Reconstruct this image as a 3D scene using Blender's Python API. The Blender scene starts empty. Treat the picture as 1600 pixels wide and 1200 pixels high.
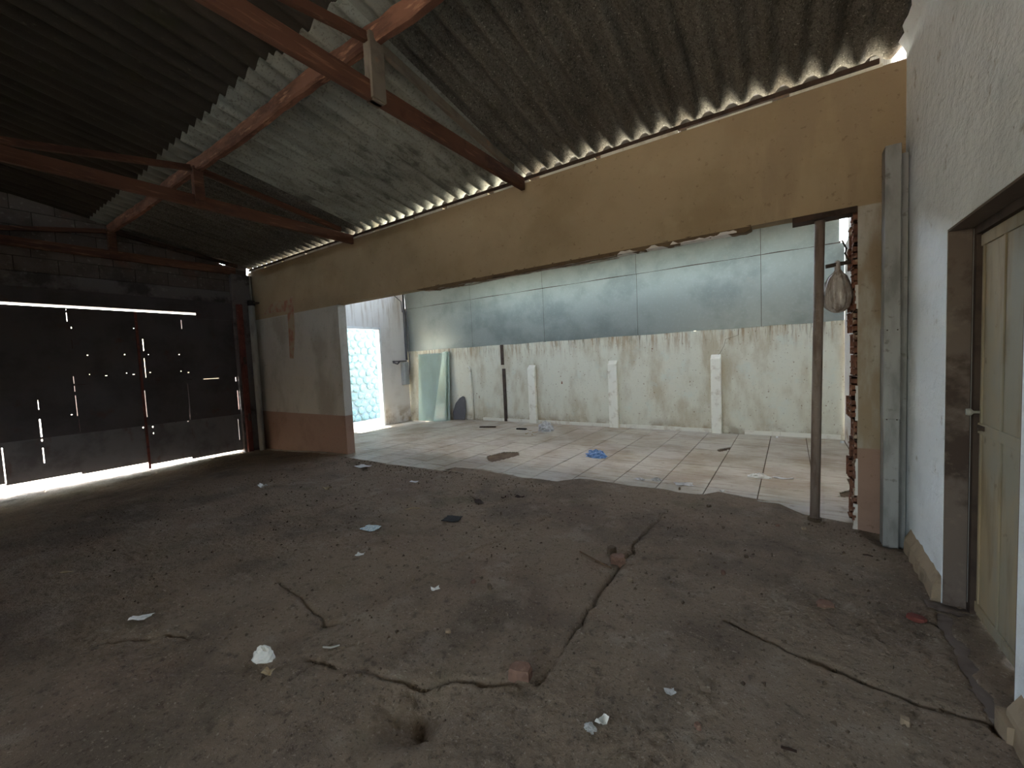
import bpy, bmesh, math, random
import numpy as np
from mathutils import Matrix, Vector
random.seed(7)
SC = bpy.context.scene
COL = SC.collection
# ------------------------------------------------------------------ camera
FPX, YAW, PITCH, ROLL, H = 647.1, .59366, -.05744, -.04527, 1.6
def cam_axes(y, p, r):
    f = Vector((-math.sin(y)*math.cos(p), math.cos(y)*math.cos(p), math.sin(p)))
    rt = Vector((math.cos(y), math.sin(y), 0)); up = rt.cross(f)
    return math.cos(r)*rt+math.sin(r)*up, -math.sin(r)*rt+math.cos(r)*up, f
RT, UP, FW = cam_axes(YAW, PITCH, ROLL)
cd = bpy.data.cameras.new('camera'); cam = bpy.data.objects.new('camera', cd); COL.objects.link(cam)
cd.sensor_width = 36; cd.lens = FPX/1600*36; cd.clip_start = .05; cd.clip_end = 300
m = Matrix.Identity(4)
for i, v in enumerate((RT, UP, -FW)):
    for j in range(3): m[j][i] = v[j]
m.translation = (0, 0, H); cam.matrix_world = m; SC.camera = cam
# ------------------------------------------------------------------ sky, sun, exposure
w = bpy.data.worlds.new('world'); SC.world = w; w.use_nodes = True
nt = w.node_tree; bg = nt.nodes['Background']
sky = nt.nodes.new('ShaderNodeTexSky'); sky.sky_type = 'NISHITA'; sky.sun_disc = False
sky.sun_elevation = math.radians(68); sky.sun_rotation = math.radians(-85); sky.air_density = 1.6; sky.dust_density = 3.0
hs = nt.nodes.new('ShaderNodeHueSaturation'); hs.inputs['Saturation'].default_value = .8; nt.links.new(sky.outputs[0], hs.inputs['Color']); nt.links.new(hs.outputs[0], bg.inputs[0]); bg.inputs[1].default_value = 0.9
sd = bpy.data.lights.new('sun_offscreen', 'SUN'); sd.energy = 14; sd.angle = math.radians(.6); sd.color = (1, .95, .87)
sun = bpy.data.objects.new('sun_offscreen', sd); COL.objects.link(sun)
sun.rotation_euler = Vector((-.22, .05, .93)).to_track_quat('Z', 'Y').to_euler()
def portal(name, loc, sx, sy, direction):          # sampling aid for the added openings; gives no light of its own
    d = bpy.data.lights.new(name, 'AREA'); d.shape = 'RECTANGLE'; d.size = sx; d.size_y = sy; d.cycles.is_portal = True
    o = bpy.data.objects.new(name, d); COL.objects.link(o); o.location = loc
    o.rotation_euler = Vector(direction).to_track_quat('-Z', 'Y').to_euler()
portal('front_portal_offscreen', (-1.5, -8.05, 2.5), 3.2, 1.4, (0, 1, 0))
portal('yard_portal_offscreen', (-3.25, -5.4, 2.35), 4.4, 1.9, (1, 0, 0))
vs = SC.view_settings; vs.view_transform = 'Standard'; vs.look = 'None'; vs.gamma = 1; vs.use_curve_mapping = False
vs.exposure = 1.9
SC.cycles.max_bounces = 10; SC.cycles.diffuse_bounces = 6; SC.cycles.glossy_bounces = 4; SC.cycles.transmission_bounces = 6
SC.cycles.sample_clamp_indirect = 6; SC.cycles.caustics_reflective = False; SC.cycles.caustics_refractive = False
# ------------------------------------------------------------------ pixel helpers (a pixel gives a direction; the plane gives the distance)
CP = Vector((0, 0, H))
def ray(x, y): return RT*((x-800)/FPX) - UP*((y-600)/FPX) + FW
def at(x, y, z=0):
    d = ray(x, y); return CP + d*((z-H)/d.z)
def onx(x, y, X):
    d = ray(x, y); return CP + d*(X/d.x)
def ony(x, y, Y):
    d = ray(x, y); return CP + d*(Y/d.y)
# ------------------------------------------------------------------ materials
def c(r, g, b):
    f = lambda v: (v/255/12.92) if v/255 <= .04045 else ((v/255+.055)/1.055)**2.4
    return (f(r), f(g), f(b), 1)
def mat(name, base, layers=(), rough=.85, bump=None, metal=0.0, spec=.3, trans=0, ior=1.45, objcol=0, transl=0):
    """layers: (colour, scale, lo, hi, amount, stretch, zramp, seed): noise masks; zramp=(z0,z1) is 0 at z0 and 1 at z1"""
    M = bpy.data.materials.new(name); M.use_nodes = True; t = M.node_tree; N = t.nodes; L = t.links
    P = N['Principled BSDF']; P.inputs['Roughness'].default_value = rough; P.inputs['Metallic'].default_value = metal
    P.inputs['Specular IOR Level'].default_value = spec; P.inputs['IOR'].default_value = ior; P.inputs['Transmission Weight'].default_value = trans
    geo = N.new('ShaderNodeNewGeometry'); sep = N.new('ShaderNodeSeparateXYZ'); L.new(geo.outputs['Position'], sep.inputs[0])
    rgb = N.new('ShaderNodeRGB'); rgb.outputs[0].default_value = base; cur = rgb.outputs[0]
    def noise(sc, st, seed, det=6):
        mp = N.new('ShaderNodeMapping'); mp.inputs['Scale'].default_value = st; mp.inputs['Location'].default_value = (seed*3.1, seed*7.7, seed*1.3)
        L.new(geo.outputs['Position'], mp.inputs[0]); n = N.new('ShaderNodeTexNoise'); n.inputs['Scale'].default_value = sc
        n.inputs['Detail'].default_value = det; n.inputs['Roughness'].default_value = .6; L.new(mp.outputs[0], n.inputs['Vector']); return n.outputs[0]
    def mrange(sock, a, b, x=0, y=1, smooth=True):
        r = N.new('ShaderNodeMapRange'); r.interpolation_type = 'SMOOTHSTEP' if smooth else 'LINEAR'
        for k, v in zip((1, 2, 3, 4), (a, b, x, y)): r.inputs[k].default_value = v
        L.new(sock, r.inputs[0]); return r.outputs[0]
    def mul(a, b):
        q = N.new('ShaderNodeMath'); q.operation = 'MULTIPLY'; L.new(a, q.inputs[0])
        if isinstance(b, float): q.inputs[1].default_value = b
        else: L.new(b, q.inputs[1])
        return q.outputs[0]
    for k, ly in enumerate(layers):
        col, sc, lo, hi, amt = ly[:5]; st = ly[5] if len(ly) > 5 and ly[5] else (1, 1, 1); zr = ly[6] if len(ly) > 6 else None
        seed = ly[7] if len(ly) > 7 else k+1
        if sc: f = mrange(noise(sc, st, seed), lo, hi, 0, amt)
        else: f = None
        if zr:
            ax = zr[2] if len(zr) > 2 else 2; src = sep.outputs[ax]
            if len(zr) > 3:                                   # a wobbling painted edge
                q = N.new('ShaderNodeMath'); q.operation = 'MULTIPLY_ADD'; L.new(noise(3, (1, 1, 1), 9), q.inputs[0]); q.inputs[1].default_value = zr[3]; L.new(src, q.inputs[2]); src = q.outputs[0]
            g = mrange(src, zr[0], zr[1]) if zr[1] > zr[0] else mrange(src, zr[1], zr[0], 1, 0)
            f = mul(g, f) if f else mul(g, float(amt))
        mx = N.new('ShaderNodeMix'); mx.data_type = 'RGBA'; L.new(f, mx.inputs[0]); L.new(cur, mx.inputs[6]); mx.inputs[7].default_value = col; cur = mx.outputs[2]
    if objcol:
        oi = N.new('ShaderNodeObjectInfo'); mx = N.new('ShaderNodeMix'); mx.data_type = 'RGBA'; mx.blend_type = 'MULTIPLY'; mx.inputs[0].default_value = objcol
        L.new(cur, mx.inputs[6]); L.new(oi.outputs['Color'], mx.inputs[7]); cur = mx.outputs[2]
    L.new(cur, P.inputs['Base Color'])
    if bump:
        prev = None
        for sc, stg, dist, *st in bump:
            b = N.new('ShaderNodeBump'); b.inputs['Strength'].default_value = stg; b.inputs['Distance'].default_value = dist
            L.new(noise(sc, st[0] if st else (1, 1, 1), 4, 8), b.inputs['Height'])
            if prev: L.new(prev, b.inputs['Normal'])
            prev = b.outputs[0]
        L.new(prev, P.inputs['Normal'])
    if transl:
        tr = N.new('ShaderNodeBsdfTranslucent'); L.new(cur, tr.inputs[0]); ms = N.new('ShaderNodeMixShader'); ms.inputs[0].default_value = transl
        L.new(P.outputs[0], ms.inputs[1]); L.new(tr.outputs[0], ms.inputs[2]); L.new(ms.outputs[0], N['Material Output'].inputs[0])
    return M
V = (6, 6, .5)      # vertical streaks
MT = {}
MT['dirt'] = mat('dirt_floor', c(146, 129, 111), [(c(104, 92, 82), 1.1, .42, .66, .7), (c(140, 118, 104), .8, .5, .7, .4), (c(170, 158, 142), 3.5, .52, .72, .45), (c(104, 98, 76), 1.7, .56, .74, .45), (c(80, 66, 56), 14, .55, .7, .5), (c(74, 62, 52), 60, .56, .68, .6), (c(182, 168, 150), 45, .6, .7, .6), (c(196, 184, 168), 110, .62, .7, .6)],
                 rough=.95, bump=[(38, .8, .03), (160, .8, .01)], spec=.15)
MT['mortar_bed'] = mat('mortar_bed', c(108, 94, 79), [(c(80, 66, 55), 8, .4, .65, .7)], rough=.95, bump=[(50, .6, .01)], spec=.15)
MT['tile'] = mat('dusty_tile', c(194, 189, 176), [(c(150, 130, 104), 1.3, .42, .66, .65), (c(150, 132, 108), 5, .45, .68, .55, (.6, 3, 1)), (c(120, 100, 82), 9, .58, .72, .5), (c(214, 210, 200), 18, .58, .7, .4, (.5, 3, 1))], rough=.55, bump=[(30, .15, .004)], spec=.35, objcol=.5)
TAN = c(168, 148, 118)
MT['divider'] = mat('painted_divider', TAN, [
    (c(134, 114, 84), .9, .4, .7, .55), (c(182, 164, 132), 3, .55, .75, .35),
    (c(186, 182, 172), 0, 0, 0, 1.0, None, (2.752, 2.738, 2, .008)),
    (c(140, 128, 112), 1.6, .45, .7, .55, (1, 1, .6), (2.75, 2.70)),
    (c(152, 132, 106), 3, .36, .6, .85, (1.4, 1, .35), (-.8, -.2, 0), 5),
    (c(156, 128, 112), 0, 0, 0, 1.0, None, (.722, .712, 2, .004)),
    (c(132, 106, 92), 2.2, .45, .7, .6, None, (.74, .70)),
    (c(160, 62, 44), 3.2, .5, .62, 0.0), (c(88, 66, 46), 22, .6, .74, .4)], rough=.9, bump=[(25, .25, .01), (120, .3, .003)])
MT['stain_red'] = mat('red_paint_smear', c(160, 112, 92), [(c(166, 150, 124), 7, .36, .58, .95)], rough=.9)
MT['ring_beam'] = mat('bare_ring_beam', c(108, 90, 68), [(c(82, 66, 50), 2, .45, .7, .6), (c(70, 54, 40), 20, .55, .7, .4)], rough=.95, bump=[(40, .3, .006)])
MT['white_wall'] = mat('white_rough_plaster', c(238, 244, 248), [(c(212, 218, 222), 1.4, .48, .7, .5), (c(150, 140, 125), 7, .62, .76, .6), (c(120, 108, 95), 30, .66, .74, .6)], rough=.9, bump=[(6, .8, .05, (1, .8, 1.1)), (26, .5, .012, (1, .6, 1.3)), (90, .4, .004)])
MT['plinth'] = mat('mortar_plinth', c(152, 134, 112), [(c(106, 90, 74), 6, .45, .68, .7)], rough=.95, bump=[(40, .5, .01)])
MT['reveal'] = mat('bare_concrete_reveal', c(112, 100, 92), [(c(70, 58, 52), 3, .48, .64, .9), (c(130, 118, 108), 12, .55, .7, .5)], rough=.95, bump=[(40, .4, .008)])
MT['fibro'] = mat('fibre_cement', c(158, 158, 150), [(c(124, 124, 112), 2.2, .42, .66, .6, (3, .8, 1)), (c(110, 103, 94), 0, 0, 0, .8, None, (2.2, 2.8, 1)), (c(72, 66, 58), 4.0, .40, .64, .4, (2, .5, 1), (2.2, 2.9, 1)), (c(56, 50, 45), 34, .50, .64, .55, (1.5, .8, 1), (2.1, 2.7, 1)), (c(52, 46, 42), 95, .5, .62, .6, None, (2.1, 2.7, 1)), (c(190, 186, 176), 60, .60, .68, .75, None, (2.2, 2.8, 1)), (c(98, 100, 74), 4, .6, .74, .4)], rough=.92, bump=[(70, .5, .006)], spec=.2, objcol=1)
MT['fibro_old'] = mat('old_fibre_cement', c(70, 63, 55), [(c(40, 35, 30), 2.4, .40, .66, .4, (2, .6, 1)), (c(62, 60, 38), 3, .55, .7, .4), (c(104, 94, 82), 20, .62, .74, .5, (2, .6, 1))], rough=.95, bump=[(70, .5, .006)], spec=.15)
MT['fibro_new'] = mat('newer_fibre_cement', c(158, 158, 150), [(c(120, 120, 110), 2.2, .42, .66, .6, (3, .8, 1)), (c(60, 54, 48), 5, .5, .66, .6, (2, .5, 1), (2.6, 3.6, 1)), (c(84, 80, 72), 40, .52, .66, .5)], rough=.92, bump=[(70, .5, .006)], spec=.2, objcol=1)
MT['wood'] = mat('red_brown_timber', c(100, 66, 50), [(c(62, 40, 32), 5, .42, .66, .75, (1, .25, 1)), (c(160, 118, 92), 30, .55, .72, .5, (1, .1, 1)), (c(62, 38, 30), 3, .56, .7, .6)], rough=.8, bump=[(50, .3, .004, (1, .15, 1))])
MT['wood_log'] = mat('hewn_purlin', c(124, 86, 68), [(c(80, 52, 42), 7, .42, .64, .8, (.3, 1, 1)), (c(180, 134, 104), 26, .56, .7, .6, (.15, 1, 1))], rough=.85, bump=[(30, .5, .01, (.2, 1, 1))])
MT['wood_grey'] = mat('weathered_board', c(122, 112, 99), [(c(84, 74, 64), 16, .45, .65, .7, (1, .2, .2)), (c(176, 120, 88), 4, .58, .72, .4)], rough=.9, bump=[(60, .3, .003)])
MT['wood_dark'] = mat('dark_timber', c(74, 58, 48), [(c(40, 32, 28), 8, .45, .65, .7)], rough=.9)
MT['block'] = mat('concrete_block', c(108, 98, 92), [(c(76, 68, 62), 3, .42, .68, .7), (c(132, 84, 66), 1.5, .58, .72, .4), (c(150, 142, 134), 16, .55, .7, .5)], rough=.95, bump=[(60, .5, .008)], objcol=.8)
MT['mortar'] = mat('dark_mortar', c(64, 56, 50), [(c(44, 38, 34), 8, .4, .6, .6)], rough=.95)
MT['beam'] = mat('smoked_concrete', c(112, 106, 104), [(c(60, 55, 54), 3, .45, .65, .85), (c(140, 134, 130), 10, .58, .7, .5)], rough=.95, bump=[(40, .4, .008)])
MT['gate'] = mat('dark_painted_sheet', c(84, 79, 80), [(c(60, 55, 56), 2, .4, .7, .7), (c(84, 52, 44), 4, .58, .72, .5), (c(88, 84, 84), 12, .6, .72, .3)], rough=.6, metal=.1, bump=[(5, .12, .02)])
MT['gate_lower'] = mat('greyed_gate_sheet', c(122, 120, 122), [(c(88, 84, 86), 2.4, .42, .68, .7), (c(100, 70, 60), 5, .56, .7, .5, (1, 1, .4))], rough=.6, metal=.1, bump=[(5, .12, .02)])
MT['gate_frame'] = mat('gate_frame_steel', c(70, 40, 36), [(c(38, 30, 30), 6, .45, .65, .8)], rough=.6, metal=.2)
MT['red_steel'] = mat('red_primer_steel', c(112, 60, 52), [(c(66, 40, 38), 7, .45, .65, .7), (c(176, 128, 112), 12, .6, .72, .6)], rough=.7)
MT['zinc'] = mat('galvanised_sheet', c(138, 143, 137), [(c(112, 119, 115), 1.3, .42, .68, .7), (c(170, 180, 176), 22, .5, .7, .12), (c(140, 140, 132), 5, .6, .74, .5)], rough=.36, metal=.35, bump=[(1.6, .12, .05), (6, .06, .02)])
MT['zinc_old'] = mat('galvanised_downpipe', c(150, 150, 148), [(c(112, 112, 110), 3, .42, .66, .8, (2, 2, .6)), (c(88, 80, 74), 14, .6, .72, .6)], rough=.5, metal=.1, bump=[(30, .12, .004)])
MT['back_wall'] = mat('stained_back_plaster', c(208, 206, 188), [(c(170, 156, 128), 1.6, .42, .66, .7, (1.5, 1, .6)), (c(150, 118, 84), 5, .46, .68, .75, (3, 3, .35), (1.45, 2.02)), (c(98, 78, 58), 9, .52, .68, .7, (3, 3, .25), (1.6, 2.03)), (c(120, 92, 68), 26, .62, .7, .8), (c(196, 206, 196), 2.4, .55, .7, .4), (c(140, 122, 98), 4, .4, .66, .7, None, (.3, .05))], rough=.9, bump=[(14, .3, .012), (80, .3, .004)])
MT['side_wall'] = mat('streaked_white_plaster', c(220, 216, 210), [(c(170, 152, 132), 4, .46, .68, .7, (3, 3, .3), (2.2, 3.4)), (c(150, 128, 92), 3, .4, .64, .8, None, (.55, .05)), (c(196, 190, 182), 2, .5, .7, .5)], rough=.9, bump=[(20, .3, .01)])
MT['post'] = mat('painted_concrete_post', c(226, 224, 210), [(c(168, 154, 128), 6, .5, .7, .6)], rough=.9, bump=[(40, .3, .006)])
MT['base_tile'] = mat('skirting_tile', c(222, 218, 204), [(c(168, 150, 124), 6, .5, .7, .5)], rough=.5)
MT['brick'] = mat('hollow_clay_brick', c(128, 88, 70), [(c(84, 58, 48), 12, .45, .64, .7), (c(196, 178, 156), 9, .55, .68, .8)], rough=.95, bump=[(60, .4, .006)])
MT['brick_floor'] = mat('worn_brick', c(126, 98, 84), [(c(96, 72, 60), 18, .45, .65, .7), (c(170, 140, 120), 30, .58, .7, .5)], rough=.95, bump=[(80, .5, .004)])
MT['rust_pipe'] = mat('rusty_pipe', c(138, 124, 114), [(c(104, 86, 76), 7, .45, .66, .8, (2, 2, .4)), (c(150, 138, 126), 20, .58, .7, .5)], rough=.6)
MT['pvc'] = mat('dusty_pvc', c(168, 166, 158), [(c(120, 112, 102), 4, .45, .68, .6, (2, 2, .5))], rough=.55)
MT['black'] = mat('black_rubber', c(34, 32, 32), [(c(56, 50, 46), 20, .5, .7, .6)], rough=.8)
MT['dark_grey'] = mat('dark_grey_board', c(84, 82, 84), [(c(100, 98, 98), 9, .5, .7, .5)], rough=.8)
MT['dark_steel'] = mat('dark_steel', c(78, 66, 58), [(c(54, 44, 40), 7, .45, .65, .7)], rough=.7, metal=.2)
MT['glass'] = mat('green_glass', c(214, 238, 226), rough=.08, trans=.75, ior=1.2, spec=.5)
MT['plastic'] = mat('crumpled_clear_plastic', c(206, 206, 204), [(c(140, 130, 120), 22, .5, .68, .6)], rough=.3, spec=.5, transl=.25)
MT['plastic_white'] = mat('white_plastic', c(236, 236, 230), rough=.5, transl=.2)
MT['plastic_blue'] = mat('blue_plastic', c(120, 160, 214), [(c(180, 206, 236), 28, .5, .66, .7)], rough=.3, spec=.5, transl=.2)
MT['bag'] = mat('grey_plastic_bag', c(176, 168, 162), [(c(118, 100, 88), 9, .45, .62, .7, (2, 2, .5)), (c(214, 210, 206), 22, .5, .66, .6, (3, 3, .4))], rough=.28, spec=.6)
MT['paper'] = mat('paper', c(232, 232, 228), [(c(180, 190, 200), 60, .52, .6, .5)], rough=.8)
MT['flyer'] = mat('printed_flyer', c(214, 226, 226), [(c(120, 168, 190), 40, .5, .58, .8), (c(90, 96, 104), 90, .56, .62, .6)], rough=.6)
MT['twig'] = mat('twig', c(104, 82, 64), rough=.9)
MT['leaf'] = mat('dry_leaf', c(58, 42, 34), rough=.9)
MT['straw'] = mat('straw', c(170, 150, 118), rough=.9)
MT['stone'] = mat('pale_stone', c(118, 146, 148), [(c(92, 120, 126), 5, .45, .65, .6), (c(164, 172, 168), 14, .5, .7, .5)], rough=.9, bump=[(30, .3, .01)], objcol=.6)
MT['stone_joint'] = mat('stone_joint', c(112, 128, 134), rough=.95)
MT['white_frame'] = mat('white_frame', c(226, 228, 226), [(c(180, 176, 168), 8, .52, .7, .5)], rough=.6)
MT['door'] = mat('beige_door_paint', c(166, 148, 118), [(c(144, 142, 130), 1.3, .42, .62, .85, (1, 1, .5)), (c(126, 108, 82), 4, .5, .7, .6, (2, 2, .4)), (c(92, 74, 56), 9, .62, .74, .6)], rough=.6, bump=[(3, .15, .01)])
MT['box'] = mat('grey_enamel_box', c(152, 156, 156), [(c(118, 118, 114), 8, .5, .7, .5)], rough=.5)
MT['cable'] = mat('grey_cable', c(92, 90, 92), rough=.7)
MT['ground'] = mat('sunlit_concrete_ground', c(196, 184, 166), [(c(160, 148, 130), 1, .45, .65, .5)], rough=.95)
MT['plain'] = mat('plain_plaster', c(190, 184, 172), [(c(140, 128, 112), 1.2, .45, .65, .6)], rough=.95)
# ------------------------------------------------------------------ geometry helpers
WL = {}
def tag(o, label=None, cat=None, group=None, kind=None):
    if label: o['label'] = label
    if cat: o['category'] = cat
    if group: o['group'] = group
    if kind: o['kind'] = kind
    return o
def empty(name, loc):
    o = bpy.data.objects.new(name, None); o.empty_display_size = .1; COL.objects.link(o); o.location = loc; WL[o.name] = Vector(loc); return o
def obj(name, verts, faces, material, parent=None, smooth=False, origin=None):
    """verts in world metres; a part is stored relative to its thing, a single-mesh thing relative to its own base"""
    vv = [Vector(v) for v in verts]
    if parent: org = WL[parent.name]
    elif origin is not None: org = Vector(origin)
    else:
        lo = [min(v[i] for v in vv) for i in range(3)]; hi = [max(v[i] for v in vv) for i in range(3)]
        org = Vector(((lo[0]+hi[0])/2, (lo[1]+hi[1])/2, lo[2]))
    me = bpy.data.meshes.new(name); me.from_pydata([tuple(v-org) for v in vv], [], [list(f) for f in faces])
    bm = bmesh.new(); bm.from_mesh(me); bmesh.ops.recalc_face_normals(bm, faces=bm.faces); bm.to_mesh(me); bm.free()
    me.materials.append(MT[material] if isinstance(material, str) else material)
    if smooth: me.polygons.foreach_set('use_smooth', [True]*len(me.polygons))
    o = bpy.data.objects.new(name, me); COL.objects.link(o)
    if parent: o.parent = parent; WL[o.name] = org
    else: o.location = org; WL[o.name] = org
    return o
class G:                                    # collects shapes into one mesh
    def __init__(s): s.v = []; s.f = []
    def add(s, v, f):
        n = len(s.v); s.v += [tuple(x) for x in v]; s.f += [[i+n for i in q] for q in f]; return s
    def box(s, x0, x1, y0, y1, z0, z1):
        return s.add([(x, y, z) for z in (z0, z1) for y in (y0, y1) for x in (x0, x1)], [(0, 2, 3, 1), (4, 5, 7, 6), (0, 1, 5, 4), (2, 6, 7, 3), (0, 4, 6, 2), (1, 3, 7, 5)])
    def prism(s, poly, axis, a, b):         # poly in the other two axes (in xyz order)
        def p(q, t): q = list(q); q.insert(axis, t); return q
        n = len(poly)
        return s.add([p(q, a) for q in poly]+[p(q, b) for q in poly], [list(range(n))[::-1], list(range(n, 2*n))]+[(i, (i+1) % n, n+(i+1) % n, n+i) for i in range(n)])
    def bar(s, p, q, w, h, up=(0, 0, 1)):   # rectangular bar between two points
        p, q = Vector(p), Vector(q); d = (q-p).normalized(); sx = d.cross(Vector(up)).normalized(); u = sx.cross(d)
        return s.add([e+sx*(i*w/2)+u*(j*h/2) for e in (p, q) for i, j in ((-1, -1), (1, -1), (1, 1), (-1, 1))], [(0, 1, 2, 3), (7, 6, 5, 4)]+[(i, (i+1) % 4, 4+(i+1) % 4, 4+i) for i in range(4)])
    def tube(s, pts, r, n=10):
        pts = [Vector(p) for p in pts]; ring = []
        for i, p in enumerate(pts):
            d = (pts[min(i+1, len(pts)-1)]-pts[max(i-1, 0)]).normalized(); a = d.orthogonal().normalized() if i == 0 else (a-d*a.dot(d)).normalized()
            b = d.cross(a); rr = r[i] if isinstance(r, (list, tuple)) else r
            ring.append([p+a*(math.cos(k*2*math.pi/n)*rr)+b*(math.sin(k*2*math.pi/n)*rr) for k in range(n)])
        v = [x for rg in ring for x in rg]; f = [(i*n+k, i*n+(k+1) % n, (i+1)*n+(k+1) % n, (i+1)*n+k) for i in range(len(pts)-1) for k in range(n)]
        return s.add(v, f+[list(range(n))[::-1], list(range((len(pts)-1)*n, len(pts)*n))])
    def make(s, name, material, parent=None, smooth=False, origin=None): return obj(name, s.v, s.f, material, parent, smooth, origin)
def struct(o): o['kind'] = 'structure'; return o
def bevel(o, wd, seg=2):
    md = o.modifiers.new('bevel', 'BEVEL'); md.width = wd; md.segments = seg; md.limit_method = 'ANGLE'; return o
_r = np.random.RandomState(3).rand(4096)
def vn(x, y, s=0):
    xi = np.floor(x).astype(int); yi = np.floor(y).astype(int); fx = x-xi; fy = y-yi; fx = fx*fx*(3-2*fx); fy = fy*fy*(3-2*fy)
    h = lambda a, b: _r[(a*73+b*1519+s*997+(a*b) % 31) % 4096]
    return (h(xi, yi)*(1-fx)+h(xi+1, yi)*fx)*(1-fy)+(h(xi, yi+1)*(1-fx)+h(xi+1, yi+1)*fx)*fy
def fbm(x, y, s=0, o=4):
    t = 0; a = .5
    for k in range(o): t = t+a*(vn(x, y, s+k)-.5); x = x*2.03+5.1; y = y*2.03+1.7; a *= .5
    return t
XG, XR, YW, YB, XL = -10.0, .76, 4.55, 8.9, -9.85     # gable, right wall, divider face, back wall, back-room end wall
# ------------------------------------------------------------------ hall floor
def slope(x):
    t = np.clip((-6.9-x)/3.0, 0, 1); return -.13*t*t*(3-2*t)
EDGE = [(553, 716), (605, 725), (640, 729), (693, 736), (710, 730), (750, 733), (815, 745), (870, 752), (905, 747), (950, 753), (980, 758), (1030, 763), (1065, 770), (1100, 773), (1120, 768), (1165, 776), (1215, 785), (1235, 795), (1255, 803), (1320, 815)]
EP = sorted([(at(*p).x, at(*p).y) for p in EDGE]); EX = np.array([-12, -6.7]+[p[0] for p in EP]+[.9]); EY = np.array([4.5, 4.42]+[p[1] for p in EP]+[4.68])
def edge(x): return np.interp(x, EX, EY)+fbm(np.asarray(x)*6., np.asarray(x)*0+2., 21, 3)*.05
CR = [  # cracks between the floor slabs, traced on the floor plane: (pixels, width, depth)
    ([(838, 1066), (880, 1010), (920, 945), (962, 890), (990, 850), (1040, 800)], .035, .05),
    ([(955, 895), (1010, 870), (1060, 868)], .03, .02),
    ([(1130, 972), (1230, 1015), (1340, 1055), (1440, 1095), (1560, 1130)], .03, .04),
    ([(480, 1032), (545, 1040), (640, 1058), (800, 1066)], .04, .05),
    ([(400, 1105), (460, 1055), (500, 1030), (560, 1000)], .03, .03),
    ([(225, 905), (310, 872), (370, 850), (430, 825), (520, 795), (600, 770)], .03, .035),
    ([(430, 905), (480, 945), (505, 972), (560, 955), (620, 925), (690, 880), (780, 840), (880, 795)], .028, .03),
    ([(545, 862), (600, 845), (660, 830), (700, 815)], .02, .02),
    ([(170, 1000), (260, 990), (300, 1000)], .03, .03),
    ([(1470, 960), (1500, 1030), (1540, 1100), (1572, 1150)], .05, .06)]
PIT = [((640, 1112), .12, .3), ((210, 868), .17, .09), ((1398, 846), .11, .12), ((510, 972), .09, .05), ((265, 998), .12, .03), ((1465, 945), .08, .04), ((668, 1060), .09, .05)]
def seg_d(X, Y, a, b):
    dx, dy = b[0]-a[0], b[1]-a[1]; t = np.clip(((X-a[0])*dx+(Y-a[1])*dy)/(dx*dx+dy*dy+1e-9), 0, 1); return np.hypot(X-a[0]-t*dx, Y-a[1]-t*dy)
def floor_h(X, Y):
    X = np.asarray(X, float); Y = np.asarray(Y, float)
    h = slope(X)+fbm(X*.9, Y*.9, 1)*.028+fbm(X*5, Y*5, 5)*.016+np.maximum(fbm(X*17, Y*17, 9, 3), 0)*.028+np.maximum(fbm(X*42, Y*42, 12, 2)-.05, 0)*.06*vn(X*1.3, Y*1.3, 14)-.008
    wx, wy = X+fbm(X*7, Y*7, 31, 4)*.09, Y+fbm(X*7, Y*7, 37, 4)*.09
    for px, wd, dp in CR:
        P = [(at(*p).x, at(*p).y) for p in px]; d = np.full(X.shape, 9.)
        for a, b in zip(P, P[1:]): d = np.minimum(d, seg_d(wx, wy, a, b))
        wd = wd*.34*(.45+1.1*vn(X*11, Y*11, 3)); dp = dp*.9*np.clip(vn(X*3.1, Y*3.1, 8)*1.6, .15, 1); h = h-dp*np.exp(-(d/wd)**2)+.002*np.exp(-((d-wd*3)/(wd*1.5))**2)
    for p, r, dp in PIT:
        q = at(*p); d = np.hypot(wx-q.x, wy-q.y); h = h-dp*.55*np.exp(-(d/r)**2)*(.6+.5*vn(X*22, Y*22, 6))
    t = np.clip((Y-edge(X)+.22)/.2, 0, 1); h = h*(1-t)+t*(slope(X)-.004+fbm(X*9, Y*9, 15, 3)*.012); t = np.clip((Y-edge(X)-.01)/.05, 0, 1); h = h*(1-t)+t*(slope(X)-.04)
    return h
def fz(x, y): return float(floor_h(np.array([x]), np.array([y]))[0])
gx = np.concatenate([np.arange(-10.05, -5, .035), np.arange(-5, -3, .016), np.arange(-3, .93, .01)]); gy = np.concatenate([np.arange(-8.1, .5, .1), np.arange(.5, 3.2, .01), np.arange(3.2, 5.3, .016)])
GX, GY = np.meshgrid(gx, gy); GZ = floor_h(GX, GY); nx, ny = len(gx), len(gy)
me = bpy.data.meshes.new('floor'); idx = (np.arange(ny-1)[:, None]*nx+np.arange(nx-1)[None]).ravel()
me.vertices.add(nx*ny); me.vertices.foreach_set('co', np.stack([GX, GY, GZ], -1).astype(np.float32).ravel())
me.loops.add(len(idx)*4); me.loops.foreach_set('vertex_index', np.stack([idx, idx+1, idx+nx+1, idx+nx], -1).astype(np.int32).ravel())
me.polygons.add(len(idx)); me.polygons.foreach_set('loop_start', np.arange(0, len(idx)*4, 4, dtype=np.int32)); me.update(calc_edges=True); me.validate()
me.polygons.foreach_set('use_smooth', [True]*len(me.polygons)); me.materials.append(MT['dirt'])
fo = bpy.data.objects.new('floor', me); COL.objects.link(fo); struct(fo); tag(fo, 'broken brown earth and concrete floor of the hall')
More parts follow.
